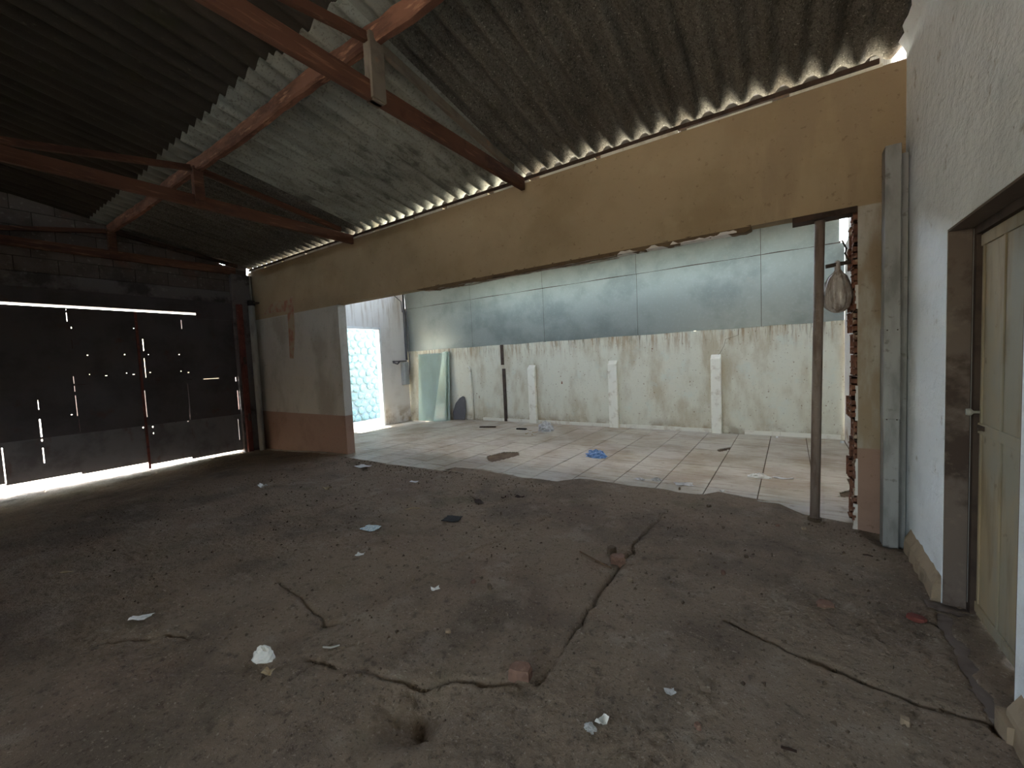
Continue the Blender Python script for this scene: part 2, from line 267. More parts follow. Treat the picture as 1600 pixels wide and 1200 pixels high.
# ------------------------------------------------------------------ tiled floor of the back room
TF = empty('floor_tiled', (-4.5, 6.8, 0)); struct(TF); tag(TF, 'dusty beige tiled floor of the back room')
xs = np.linspace(XL-.3, .75, 120); v = []; f = []
for i, x in enumerate(xs):
    z = float(slope(x))-.016; v += [(x, float(edge(x))+.012, z), (x, 9.0, z), (x, float(edge(x))+.012, z-.06), (x, 9.0, z-.06)]
    if i: a = 4*(i-1); f += [(a, a+4, a+5, a+1), (a+2, a+3, a+7, a+6), (a, a+2, a+6, a+4)]
obj('tile_bed', v, f, 'mortar_bed', TF)
HOLES = [[(760, 713), (763, 720), (770, 722), (795, 716), (812, 711), (810, 706), (787, 706)], [(1119, 703), (1124, 706), (1136, 704), (1144, 698), (1130, 700)],
         [(1322, 748), (1340, 744), (1340, 778), (1311, 776), (1312, 769), (1328, 765)]]
HW = [[(at(*p).x, at(*p).y) for p in h] for h in HOLES]
def inside(x, y, poly):
    r = False; n = len(poly)
    for i in range(n):
        (x0, y0), (x1, y1) = poly[i], poly[(i+1) % n]
        if (y0 > y) != (y1 > y) and x < (x1-x0)*(y-y0)/(y1-y0)+x0: r = not r
    return r
TP = .522
for k in range(-19, 2):
    x0 = -.30+TP*k; x1 = x0+TP-.011
    if x1 < XL-.2 or x0 > .74: continue
    x0 = max(x0, XL-.25); x1 = min(x1, .735); off = random.uniform(0, TP) if k not in (-3, -1, 1) else {-3: .45, -1: .84, 1: .51}[k] % TP
    y = 3.9+off
    while y < 8.86:
        ya, yb = y, min(y+TP-.006, 8.87); y += TP
        sx = np.linspace(x0, x1, 9); lo = np.maximum(edge(sx)+np.array([random.uniform(-.008, .008) for _ in sx]), ya)
        if (lo > yb-.02).any(): 
            if (lo > yb-.02).all(): continue
            lo = np.minimum(lo, yb-.015)
        zt = float(slope((x0+x1)/2))+random.uniform(-.0015, .0015); sl = float(slope(x1)-slope(x0))/(x1-x0)
        hol = [h for h in HW if any(x0-.02 < p[0] < x1+.02 and ya-.02 < p[1] < yb+.02 for p in h)]
        g = G(); th = .011
        if hol:
            n = 22; gxs = np.linspace(x0, x1, n+1); kk = {}
            def vid(i, j, b):
                if (i, j, b) not in kk:
                    l = float(np.interp(gxs[i], sx, lo)); yy = l+(yb-l)*j/n; jx = .006*math.sin(i*7.3+j*3.1) if 0 < i < n else 0; jy = .006*math.sin(i*2.3+j*5.1) if 0 < j < n else 0
                    kk[(i, j, b)] = len(g.v); g.v.append((gxs[i]+jx, yy+jy, zt-b*th))
                return kk[(i, j, b)]
            keep = {(i, j) for i in range(n) for j in range(n) if not any(inside((gxs[i]+gxs[i+1])/2, float(np.interp((gxs[i]+gxs[i+1])/2, sx, lo))*(1-(j+.5)/n)+yb*(j+.5)/n, h) for h in hol)}
            for i, j in keep:
                g.f.append((vid(i, j, 0), vid(i+1, j, 0), vid(i+1, j+1, 0), vid(i, j+1, 0)))
                for (di, dj), e in zip(((0, -1), (1, 0), (0, 1), (-1, 0)), (((0, 0), (1, 0)), ((1, 0), (1, 1)), ((1, 1), (0, 1)), ((0, 1), (0, 0)))):
                    if (i+di, j+dj) not in keep: (a, b), (p, q) = e; g.f.append((vid(i+a, j+b, 1), vid(i+p, j+q, 1), vid(i+p, j+q, 0), vid(i+a, j+b, 0)))
        else:
            cut = (lo > ya+1e-6).any()
            pts = [(float(a), float(b)) for a, b in zip(sx, lo)] if cut else [(x0, ya), (x1, ya)]
            pts += [(x1, yb), (x0, yb)]
            n = len(pts); xm = (x0+x1)/2
            top = [(p[0], p[1], zt+sl*(p[0]-xm)) for p in pts]
            g.add(top+[(p[0], p[1], p[2]-th) for p in top], [list(range(n)), list(range(n, 2*n))[::-1]]+[(i, n+i, n+(i+1) % n, (i+1) % n) for i in range(n)])
        t = g.make('tile', 'tile', TF); q = random.uniform(.82, 1); t.color = (q, q*random.uniform(.96, 1), q*random.uniform(.9, 1), 1)
# ------------------------------------------------------------------ dividing wall
PX = -6.8; JX = .47; WT = 3.80; LB = 2.75
D = empty('wall_divider', (-4.5, YW, 0)); struct(D); tag(D, 'painted wall with a wide lintel opening into the back room')
G().box(XG-.05, PX, YW, YW+.16, -.2, LB).make('left_pier', 'divider', D)
G().box(JX, XR-.001, YW, YW+.30, -.2, LB).make('right_pier', 'divider', D)
G().box(XG-.05, XR+.02, YW, YW+.16, LB, 3.57).make('lintel', 'divider', D)
G().box(XG-.05, XR+.02, YW, YW+.16, 3.57, WT).make('ring_beam', 'divider', D)
# red paint smear on the left pier: an uneven film of paint
def film(name, pts, y, material, parent):
    g = G(); g.prism(pts, 1, y, y-.0015); return g.make(name, material, parent)
sm = [(ony(x, yy, YW).x, ony(x, yy, YW).z) for x, yy in ((412, 492), (420, 478), (432, 470), (446, 470), (457, 462), (459, 485), (461, 520), (459, 560), (453, 560), (451, 520), (449, 488), (430, 488))]
film('paint_smear', sm, YW-.0005, 'stain_red', D)
# broken lower edge of the lintel, with bars showing
xs = np.arange(-4.75, -.28, .05); v = []; f = []
for i, x in enumerate(xs):
    dz = .02+.05*abs(fbm(np.array([x*5.]), np.array([3.]), 41)[0])*2+random.uniform(0, .012); dy = random.uniform(0, .012)
    dz *= min(1, (x+4.8)/.3)
    v += [(x, YW-.003+dy, LB+.01), (x, YW+.006+dy, LB-dz), (x, YW+.15, LB-dz*.8), (x, YW+.155, LB+.01)]
    if i: a = 4*(i-1); f += [(a, a+4, a+5, a+1), (a+1, a+5, a+6, a+2), (a+2, a+6, a+7, a+3)]
f += [(0, 1, 2, 3), tuple(len(v)-k for k in (4, 3, 2, 1))]
obj('broken_edge', v, f, 'ring_beam', D)
for dy in (.03, .09): G().tube([(x, YW+dy, LB-.045+.01*math.sin(x*3+dy*40)) for x in np.arange(-4.6, -1.3, .3)], .006, 6).make('reinforcing_bar', 'rust_pipe', D)
G().box(-1.62, -.42, YW+.01, YW+.12, LB-.035, LB-.006).make('plaster_soffit', 'side_wall', D)
# broken jamb of the right pier: hollow bricks, course by course
z = .04; k = 0
while z < 2.70:
    hgt = .185; x1 = JX+.005
    for j, (ya, yb) in enumerate(((YW+.012, YW+.15), (YW+.156, YW+.295))):
        x0 = JX-.018-random.uniform(0, .035)*(1 if z < .7 or z > .9 else .3); g = G(); t = .013
        for q in range(4): zz = z+q*(hgt-.012-t)/3; g.box(x0+random.uniform(0, .012), x1, ya, yb, zz, zz+t)
        for q in range(3): yy = ya+q*(yb-ya-t)/2; g.box(x0+random.uniform(0, .012), x1, yy, yy+t, z, z+hgt-.012)
        g.make('brick', 'brick', D)
    z += hgt; k += 1
for z0, z1, wd in ((.0, .22, .05), (.30, .62, .03), (.95, 1.25, .02), (1.9, 2.1, .03)):     # crusts of plaster left on the jamb corner
    g = G(); n = 9
    for i in range(n): g.box(JX-.004-wd*.6*random.uniform(.1, .9), JX+.004, YW-.002, YW+.016+random.uniform(0, .01), z0+(z1-z0)*i/n, z0+(z1-z0)*(i+1)/n)
    g.make('plaster_crust', 'side_wall', D)
# ------------------------------------------------------------------ right wall with its door opening
DY0, DY1, DZ = 2.48, 3.47, 2.24
Wr = empty('wall_right', (XR, 0, 0)); struct(Wr); tag(Wr, 'white rough plastered side wall of the hall')
G().box(XR, XR+.2, DY1, YW+.02, -.2, 6).box(XR, XR+.2, -8.2, DY0, -.2, 6).box(XR, XR+.2, DY0, DY1, DZ, 6).make('plaster_wall', 'white_wall', Wr)
g = G(); t = .004   # bare concrete reveal lining
g.box(XR+.002, XR+.112, DY1-.012, DY1+.001, -.05, DZ).box(XR+.002, XR+.112, DY0, DY1, DZ-.012, DZ+.001).box(XR+.002, XR+.112, DY0-.001, DY0+.012, -.05, DZ)
g.make('reveal', 'reveal', Wr)
G().box(XR-.08, XR+.16, DY0, DY1, -.12, -.005).make('sill', 'reveal', Wr)
def plinth(name, y0, y1, rag0, rag1):
    g = G(); n = 14; v = []; f = []
    for i in range(n+1):
        y = y0+(y1-y0)*i/n; q = random.uniform(-.008, .008); wd = .05+q; hh = .17+random.uniform(-.012, .012)
        v += [(XR+.01, y, -.1), (XR-wd, y, -.1), (XR-wd+.012, y, hh*.55), (XR+.004, y, hh), (XR+.01, y, hh)]
        if i: a = 5*(i-1); f += [(a+j, a+5+j, a+6+j, a+1+j) for j in range(4)]
    f += [tuple(range(5)), tuple(range(len(v)-5, len(v)))[::-1]]
    return obj(name, v, f, 'plinth', Wr)
plinth('plinth', DY1+.02, 4.26, 0, 0); plinth('plinth', .5, DY0-.06, 0, 0)
G().box(XR-.06, XR+.02, DY0-.14, DY0-.02, -.1, .07).make('broken_plinth_end', 'plinth', Wr)
# crust where roof and wall meet
v = []; f = []
ROOF0, RS = 3.885, .18
def zr(y): return ROOF0+RS*(YW-y)
for i in range(60):
    y = 4.5-i*.08; w1 = .05+random.uniform(-.015, .02); v += [(XR+.01, y, zr(y)-.09-random.uniform(0, .05)), (XR-w1*.5, y, zr(y)-.03+random.uniform(-.015, .015)), (XR-w1, y, zr(y)+.02), (XR+.01, y, zr(y)+.06)]
    if i: a = 4*(i-1); f += [(a+j, a+4+j, a+5+j, a+1+j) for j in range(3)]
obj('mortar_flashing', v, f, 'white_wall', Wr)
# door
Dr = empty('door_1', (XR+.1, (DY0+DY1)/2, 0)); struct(Dr); tag(Dr, 'stained beige sheet metal door in a dark frame')
g = G(); xf = XR+.112
for y0, y1 in ((DY1-.075, DY1-.012), (DY0+.012, DY0+.075)): g.box(xf-.012, xf+.05, y0, y1, 0, DZ-.012)
g.box(xf-.012, xf+.05, DY0+.075, DY1-.075, DZ-.06, DZ-.012).make('door_frame', 'dark_steel', Dr)
G().box(xf-.014, xf-.006, DY1-.036, DY1-.030, .05, DZ-.02).make('frame_lip', 'zinc_old', Dr)
ly0, ly1 = DY0+.077, DY1-.077; xl = xf+.012
lf = G().box(xl, xl+.035, ly0, ly1, .012, DZ-.062).make('door_leaf', 'door', Dr)
g = G()
for yy in (ly1-.035, ly1-.30, ly0+.30, ly0+.02): bevel(G().box(xl-.007, xl+.001, yy-.012, yy+.012, .02, DZ-.07).make('stiffener', 'door', lf), .003)
for zz in (.06, 1.10, DZ-.10): bevel(G().box(xl-.009, xl+.001, ly0+.01, ly1-.005, zz-.03, zz+.03).make('rail', 'door', lf), .003)
g = G(); g.tube([(xl+.01, ly1-.022, 1.19), (xl-.03, ly1-.022, 1.19), (xl-.042, ly1-.022, 1.19), (xl-.06, ly1-.022, 1.19)], [.008, .008, .022, .018], 14).make('knob', 'pvc', lf, True)
G().box(xl-.014, xl, ly1-.11, ly1-.02, 1.095, 1.12).tube([(xl-.012, ly1-.11, 1.107), (xl-.035, ly1-.11, 1.107)], .009, 8).make('latch', 'dark_steel', lf)
# ------------------------------------------------------------------ gable wall of concrete blocks
Wg = empty('wall_gable', (XG, 2, 0)); struct(Wg); tag(Wg, 'smoke-darkened concrete block gable above the gate')
BZ, BH, BP = 3.34, .237, .483
def roofz(y): return zr(y)-.02 if y > -1.5 else zr(-1.5)-.02-.18*(-1.5-y)
ph = {0: .18, 1: -.11, 2: .18, 3: -.06, 4: .2, 5: -.1, 6: .15, 7: 0}
def wall_top(y): return roofz(y)+(.075 if y < 3.90 or y > 4.40 else -.05)
pl = [(-.9, BZ)]+[(4.5, BZ)]+[(4.5, wall_top(4.5)-.04)]+[(y, wall_top(y)-.04) for y in (4.41, 4.40, 3.90, 3.89, -.9)]
G().prism([(p[0], p[1]) for p in pl], 0, XG-.14, XG-.012).make('mortar_core', 'mortar', Wg)
for k in range(8):
    z0 = BZ+k*BH+.006; z1 = BZ+(k+1)*BH-.006; y = ph[k]-.483*2+.0
    while y < 4.5:
        ya, yb = y+.006, min(y+BP-.006, 4.5); y += BP
        zt = [min(z1, wall_top(yy)-.01) for yy in (ya, yb)]
        if min(zt) < z0+.03 or yb-ya < .05:
            if max(zt) < z0+.03: continue
            zt = [max(q, z0+.005) for q in zt]
        d = random.uniform(-.006, .006)
        b = G().prism([(ya, z0), (yb, z0), (yb, zt[1]), (ya, zt[0])], 0, XG-.1, XG+d).make('block', 'block', Wg); q = random.uniform(.6, 1); b.color = (q, q*.97, q*.94, 1)
bevel(G().box(XG-.15, XG+.03, -.9, 4.139, 3.09, BZ-.006).make('concrete_beam', 'beam', Wg), .012)
G().box(XG-.15, XG-.03, -.95, -.9, -.3, 3.09).make('lower_wall', 'plain', Wg)
G().box(XG-.12, XG+.05, -.9, 4.14, 2.84, 3.09).box(XG+.03, XG+.05, 3.47, 4.14, 2.72, 2.84).make('gate_head', 'gate', Wg)
bevel(G().box(XG-.15, XG+.10, 4.14, YW, -.3, 3.72).make('corner_column', 'beam', Wg), .01)
# ------------------------------------------------------------------ gate leaves of dark sheet, light showing through slits and bolt holes
XS = XG+.02
def yz(px, py): p = onx(px, py, XS); return p.y, p.z
def sheet(name, y0, y1, z0, z1, holes, parent, x=XS, material='gate'):
    ys = sorted({y0, y1}|{min(max(q, y0), y1) for h in holes for q in h[:2]}); zs = sorted({z0, z1}|{min(max(q, z0), z1) for h in holes for q in h[2:]})
    g = G(); kk = {}
    def vid(i, j, b):
        if (i, j, b) not in kk: kk[(i, j, b)] = len(g.v); g.v.append((x-b*.003, ys[i], zs[j]))
        return kk[(i, j, b)]
    keep = {(i, j) for i in range(len(ys)-1) for j in range(len(zs)-1) if not any(h[0] < (ys[i]+ys[i+1])/2 < h[1] and h[2] < (zs[j]+zs[j+1])/2 < h[3] for h in holes)}
    for i, j in keep:
        q = [(i, j), (i+1, j), (i+1, j+1), (i, j+1)]
        g.f.append([vid(a, b, 0) for a, b in q]); g.f.append([vid(a, b, 1) for a, b in q][::-1])
        for (di, dj), (a, b) in zip(((0, -1), (1, 0), (0, 1), (-1, 0)), zip(q, q[1:]+q[:1])):
            if (i+di, j+dj) not in keep: g.f.append([vid(*a, 1), vid(*b, 1), vid(*b, 0), vid(*a, 0)])
    return g.make(name, material, parent)
def hole(px, py, w_=.014, h_=.014): y, z = yz(px, py); return (y-w_/2, y+w_/2, z-h_/2, z+h_/2)
def slit(px, py0, py1, w_=.007): y, z1 = yz(px, py0); _, z0 = yz(px, py1); return (y-w_/2, y+w_/2, z0, z1)
def hslit(px0, px1, py, h_=.008): y0, z = yz(px0, py); y1, _ = yz(px1, py); return (y0, y1, z-h_/2, z+h_/2)
HOL = [hole(137, 555), hole(195, 554), hole(232, 554, .01, .01), hole(280, 554), hole(140, 585, .01, .01), hole(198, 583), hole(209, 585, .03, .01), hole(235, 582, .02, .01), hole(283, 580), hole(294, 582, .04, .009), hole(166, 587, .03, .008),
       hole(110, 512, .03, .022), hole(219, 506, .012, .012), hole(209, 513, .01, .01), hole(112, 648), hole(239, 667, .016, .02), hole(240, 677, .012, .02), hole(294, 658, .02, .012), hole(275, 660, .02, .01),
       hslit(121, 133, 601), hslit(318, 342, 592, .012), hslit(292, 301, 593), hslit(243, 251, 595), hole(224, 668, .02, .02),
       slit(104, 483, 502, .022), slit(112, 530, 545, .008), slit(115, 588, 612, .012), slit(118, 618, 650, .009), slit(123, 655, 675, .007), slit(223, 530, 548, .01), slit(225, 560, 590, .014), slit(226, 610, 652, .01),
       slit(283, 500, 514, .01), slit(293, 600, 650, .007), slit(296, 640, 656, .008), slit(62, 655, 690, .016), slit(67, 700, 724, .012), slit(59, 625, 640, .006), slit(3, 700, 757, .012),
       slit(363, 498, 520, .016), slit(366, 525, 580, .02), slit(368, 588, 596, .02), slit(371, 610, 640, .016), slit(366, 480, 488, .02), slit(372, 655, 690, .006)]
ZB, ZT = -.02, 2.805; ZM0 = yz(129, 676)[1]; ZM1 = yz(230, 597)[1]
LV = [(-.88, yz(3, 700)[0]), (yz(3, 700)[0], yz(224, 600)[0]), (yz(224, 600)[0], yz(372, 600)[0]+.03)]
LT = ['dark sheet gate leaf running out of view past the concrete beam', 'dark sheet gate leaf with bright slits, left of the red upright', 'dark sheet gate leaf between the red upright and the corner post']
for (y0, y1), lb in zip(LV, LT):
    Lf = empty('gate_leaf', (XS, (y0+y1)/2, ZB)); tag(Lf, lb, 'gate', 'leaves of the dark gate'); ym = (y0+y1)/2
    if y0 > 0 and y0 < 2: ym = yz(113, 600)[0]
    if y0 > 2: ym = yz(290, 600)[0]
    top = ZT if y0 < 2 else ZT+.0
    for a, b in ((y0, ym+.002), (ym-.0, y1)):
        hs = [h for h in HOL if h[1] > a and h[0] < b]
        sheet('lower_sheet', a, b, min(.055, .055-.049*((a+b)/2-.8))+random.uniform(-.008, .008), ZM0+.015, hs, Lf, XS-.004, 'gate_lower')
        sheet('middle_sheet', a, b, ZM0-.01, ZM1+.015, hs, Lf, XS); sheet('upper_sheet', a, b, ZM1, top-(0 if y0 < 2 else 0), hs, Lf, XS-.004)
    for zz in (ZB+.14, ZM0-.01, ZM1+.02, top-.06): G().box(XS-.045, XS-.008, y0+.01, y1-.01, zz-.018, zz+.018).make('rail', 'gate_frame', Lf)
    for yy in (y0+.03, ym+.04, y1-.03): G().box(XS-.046, XS-.009, yy-.015, yy+.015, ZB+.09, top-.02).make('stile', 'gate_frame', Lf)
for px, lb in ((222, 'narrow red upright between two gate leaves'),):
    y, _ = yz(px, 600); g = G(); g.box(XS+.001, XS+.03, y-.022, y+.012, -.12, 2.80); tag(g.make('gate_upright', 'red_steel'), lb, 'post')
y0 = LV[2][1]+.012
Gp = empty('gate_post', (XG+.14, y0+.06, -.14)); tag(Gp, 'red rusty steel gate post with hinge pins in the corner', 'post')
G().box(XG+.104, XG+.18, y0, y0+.10, -.16, 3.06).make('upright', 'red_steel', Gp)
for zz in (.62, 1.85): G().tube([(XG+.215, y0+.05, zz-.08), (XG+.215, y0+.05, zz+.08)], .022, 10).box(XG+.17, XG+.215, y0+.03, y0+.07, zz-.05, zz+.05).make('hinge', 'dark_steel', Gp)
for dy in (.03, .08): G().tube([(XG+.20, y0+dy, .62), (XG+.20, y0+dy, 1.85)], .009, 6).make('hinge_rod', 'red_steel', Gp)
# ------------------------------------------------------------------ roof
Rf = empty('ceiling', (-4.5, 0, 4)); struct(Rf); tag(Rf, 'corrugated fibre cement roof on timber trusses')
PH, AM = .2055, .038
def corr(name, x0, x1, y0, y1, zf, material, lift=0.0, seg=8):
    n = int(round((x1-x0)/PH*seg)); v = []; f = []; T = .007
    for i in range(n+1):
        x = x0+(x1-x0)*i/n; dz = AM+AM*math.cos(2*math.pi*(x+2.72)/PH)+lift
        for y in (y0, y1): v += [(x, y, zf(y)+dz), (x, y, zf(y)+dz+T)]
        if i: a = 4*(i-1); b = a+4; f += [(a, a+2, b+2, b), (a+1, b+1, b+3, a+3), (a, b, b+1, a+1), (a+2, a+3, b+3, b+2)]
    f += [(0, 1, 3, 2), tuple(len(v)-k for k in (4, 2, 1, 3))]
    o = obj(name, v, f, material, Rf, True)
    md = o.modifiers.new('split', 'EDGE_SPLIT'); md.split_angle = math.radians(60); return o
x = XG-.05; k = 0
while x < XR-.02:
    x1 = min(x+PH*5.45, XR-.004); y0 = 2.06+random.uniform(-.025, .025); xc = (x+x1)/2
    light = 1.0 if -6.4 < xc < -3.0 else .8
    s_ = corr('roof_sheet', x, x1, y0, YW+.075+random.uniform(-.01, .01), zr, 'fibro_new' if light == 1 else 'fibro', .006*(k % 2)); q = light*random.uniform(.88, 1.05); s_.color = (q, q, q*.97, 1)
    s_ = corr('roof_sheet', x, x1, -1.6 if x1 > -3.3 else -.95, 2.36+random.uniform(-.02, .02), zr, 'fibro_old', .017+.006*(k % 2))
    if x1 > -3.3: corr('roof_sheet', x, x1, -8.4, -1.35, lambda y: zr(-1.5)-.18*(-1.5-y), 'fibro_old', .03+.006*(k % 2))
    x += PH*5; k += 1
pl_ = G().box(XG, .60, YW-.005, YW+.035, 3.828, ROOF0-.018).make('wall_plate', 'wood_dark'); tag(pl_, 'dark timber wall plate carrying the sheets along the eave', 'beam')
x = XG+.1; g = None; pads = []
while x < .5:
    wd = random.uniform(.5, 1.1); G().box(x, min(x+wd, .62), YW+random.uniform(-.012, .0), YW+.155, WT-.004, WT+random.uniform(.012, .03)).make('bedding_mortar', 'post', D); x += wd+random.uniform(.02, .15)
gt = G(); gy0, gy1 = YW+.17, YW+.60
gt.box(XG, XR, gy0, gy1, 3.62, 3.625).box(XG, XR, gy0, gy0+.004, 3.625, 3.78).box(XG, XR, gy1-.004, gy1, 3.625, 3.80)
tag(gt.make('roof_gutter', 'zinc'), 'bright galvanised box gutter behind the eave of the hall roof', 'gutter')
# purlin: hewn timber
n = 70; v = []; f = []
for i in range(n+1):
    x = XG+(XR-XG)*i/n; oy = .012*math.sin(x*2.1)+random.uniform(-.006, .006); oz = .008*math.sin(x*1.3+1); hw = .052+random.uniform(-.007, .007); hh = .068+random.uniform(-.006, .006); zc = zr(2.32)-.066+oz*0
    v += [(x, 2.32+oy+a*hw*(.8 if b < 0 else 1), zc+b*hh) for a, b in ((-1, -.75), (-.6, -1), (.6, -1), (1, -.75), (1, .9), (-1, .9))]
    if i: a = 6*(i-1); f += [(a+j, a+(j+1) % 6, a+6+(j+1) % 6, a+6+j) for j in range(6)]
f += [tuple(range(6))[::-1], tuple(range(len(v)-6, len(v)))]
tag(obj('purlin', v, f, 'wood_log'), 'rough hewn reddish purlin running the length of the roof', 'beam')
def truss(X, label, post_mat, diag_mat, ww=.055):
    T = empty('roof_truss', (X, 2.3, 3.70)); tag(T, label, 'truss', 'timber trusses under the roof')
    bevel(G().bar((X, YW-.03 if X > XG+1 else YW-.3, 3.775), (X, -7.99 if X > -3 else -.71, 3.775), ww, .15).make('bottom_chord', 'wood', T), .006)
    ap = zr(2.3)-.11
    bevel(G().box(X-.045, X+.045, 2.25, 2.36, 3.70, ap+.02).make('king_post', post_mat, T), .004)
    if post_mat == 'wood_grey': G().box(X+.028, X+.055, 2.24, 2.37, 3.71, ap+.03).make('splice_board', 'wood_grey', T)
    bevel(G().bar((X, 2.37, ap-.005), (X, 4.30, zr(4.30)-.035), .05, .07).make('rafter', diag_mat, T), .004)
    bevel(G().bar((X, 2.24, ap-.005), (X, .45, 3.845), .05, .07).make('strut', 'wood', T), .004)
    return T
truss(-2.75, 'timber truss with a grey weathered post and rafter board', 'wood_grey', 'wood_grey')
truss(-6.2, 'red-brown timber truss hanging free over the hall, all members red', 'wood', 'wood')
truss(XG+.06, 'dark red truss standing flat against the block gable', 'wood', 'wood_dark')
# ------------------------------------------------------------------ unseen end of the hall: window openings added and placed to light the room
F_ = empty('wall_front', (-1.2, -8, 0)); struct(F_); tag(F_, 'plain front wall of the hall with an added unglazed opening')
G().box(-3.4, -3.1, -8.2, -8.0, -.3, 3.77).box(.1, XR, -8.2, -8.0, -.3, 3.77).box(-3.1, .1, -8.2, -8.0, 3.2, 3.77).box(-3.1, .1, -8.2, -8.0, -.3, 1.8).make('plaster_wall', 'plain', F_)
Fy = empty('wall_yard', (-3.3, -4.4, 0)); struct(Fy); tag(Fy, 'inner corner wall of the hall with a wide added opening onto the yard')
G().box(-3.4, -3.2, -8.0, -7.6, -.3, 3.8).box(-3.4, -3.2, -3.2, -.72, -.3, 4.7).box(-3.4, -3.2, -7.6, -3.2, 3.3, 3.9).box(-3.4, -3.2, -7.6, -3.2, -.3, 1.4).box(XG-.1, -3.4, -.9, -.72, -.3, 4.76).make('plaster_wall', 'plain', Fy)
# ------------------------------------------------------------------ back room
Bk = empty('wall_back', (-4.5, YB, 0)); struct(Bk); tag(Bk, 'stained white plaster wall of the back room')
BT = 2.03
v = []; f = []; xs = np.linspace(XL-.05, .80, 150)
for i, x in enumerate(xs):
    zt = BT+.012*math.sin(x*9)*random.random()-.012*random.random(); v += [(x, YB, -.3), (x, YB, zt), (x, YB+.15, zt), (x, YB+.15, -.3)]
    if i: a = 4*(i-1); f += [(a+j, a+4+j, a+5+j, a+1+j) for j in range(3)]
obj('plaster_wall', v, f, 'back_wall', Bk)
# stepped crack with dark filling, sunk into the plaster surface
cr = [ony(x, y, YB) for x, y in ((1155, 513), (1153, 524), (1134, 530), (1131, 541), (1125, 552), (1113, 560))]
g = G()
for a, b in zip(cr, cr[1:]): g.bar((a.x, YB+.0002, a.z), (b.x, YB+.0002, b.z), .004, .02, (0, 1, 0))
g.make('wall_crack', 'mortar', Bk)
for px, py, wd, hh in ((878, 598, .05, .10), (876, 588, .025, .03), (873, 581, .03, .02), (869, 600, .02, .02), (745, 615, .04, .03), (749, 620, .03, .09), (1019, 545, .04, .03), (889, 604, .02, .02)):
    p = ony(px, py, YB); g = G(); g.prism([(p.x+math.cos(a)*wd/2*random.uniform(.6, 1.1), p.z+math.sin(a)*hh/2*random.uniform(.6, 1.1)) for a in np.arange(0, 6.2, .7)], 1, YB+.01, YB-.0015); g.make('chipped_spot', 'brick', Bk)
Cl = empty('wall_cladding', (-4.5, YB, BT)); struct(Cl); tag(Cl, 'galvanised sheet cladding above the back wall')
XJ = [-9.87, -7.24, -4.98, -2.70, -.44, .80]; ZJ = 3.30
def panel(x0, x1, z0, z1, y0, y1, n=8):
    v = []; f = []
    for j in range(n+1):
        for i in range(n+1):
            s, t = i/n, j/n; e = math.sin(math.pi*s)*math.sin(math.pi*t); v.append((x0+(x1-x0)*s, y0+(y1-y0)*t+e*.003*math.sin(x0*7+s*5+t*3), z0+(z1-z0)*t+(0.006*math.sin(s*9+x0) if j == 0 else 0)))
    f = [(j*(n+1)+i, j*(n+1)+i+1, (j+1)*(n+1)+i+1, (j+1)*(n+1)+i) for j in range(n) for i in range(n)]
    o = obj('metal_sheet', v, f, 'zinc', Cl); md = o.modifiers.new('solid', 'SOLIDIFY'); md.thickness = .002; return o
for i, (a, b) in enumerate(zip(XJ, XJ[1:])):
    panel(a+.004, b-.004 if i < 4 else .748, BT-.02, ZJ-.006, YB-.015, YB-.015)
    panel(a+.004+(.0 if i else .05), b-.004 if i < 4 else .68, ZJ+.004, 4.08, YB-.03, YB-.045)  # sheets stop short of the roof; added open strip lights the hall floor
    if i: G().box(a-.03, a+.03, YB-.010, YB+.03, BT-.02, 4.08).make('backing_strip', 'dark_steel', Cl)
G().box(XJ[0], .7, YB-.010, YB+.05, ZJ-.03, ZJ+.03).make('batten', 'dark_steel', Cl)
G().box(XJ[0], .7, YB+.02, YB+.05, BT+.03, BT+.07).make('batten', 'dark_steel', Cl)
# left end wall with doorway
Ws = empty('wall_side', (XL, 7, 0)); struct(Ws); tag(Ws, 'streaked white end wall with a doorway to the outside')
dy0, dy1, dz = 6.72, onx(599, 600, XL).y, 2.70
G().box(XL-.16, XL, YW+.1, dy0, -.3, 4.9).box(XL-.16, XL, dy1, YB-.02, -.3, 3.3).box(XL-.16, XL, dy1, YB-.075, 3.3, 4.9).box(XL-.16, XL, dy0, dy1, dz, 4.9).make('plaster_wall', 'side_wall', Ws)
g = G().box(XL-.15, XL+.012, dy1-.05, dy1+.012, -.13, dz).box(XL-.15, XL+.012, dy0-.012, dy0+.05, -.13, dz).box(XL-.15, XL+.012, dy0-.012, dy1+.012, dz-.05, dz+.012)
d2 = g.make('door_2', 'white_frame'); struct(d2); tag(d2, 'white frame of the open doorway to the stone wall')
Wq = empty('wall_end', (.78, 7, 0)); struct(Wq); tag(Wq, 'white end wall of the back room behind the broken pier')
G().box(.75, .95, YW+.30, YB-.02, -.3, 3.25).make('plaster_wall', 'side_wall', Wq)
G().box(.78, .95, YW+.30, YB-.12, 3.25, 4.9).make('upper_wall', 'side_wall', Wq)
# unseen back roof, raised for light: the open strip above the gutter is added
Br = empty('roof_back', (-4.5, 7, 4.9)); struct(Br); tag(Br, 'raised sheet roof of the back room')
G().box(XL-.2, .95, YW+.62, YB+.3, 4.88, 4.92).box(XL-.2, .95, YW+.62, YW+.65, 4.22, 4.88).make('roof_deck', 'fibro_old', Br)
for xx in (-9.8, -6.9, -4.0, -1.1): G().box(xx, xx+.06, YW+.66, YW+.72, 3.62, 4.88).make('roof_stud', 'dark_steel', Br)
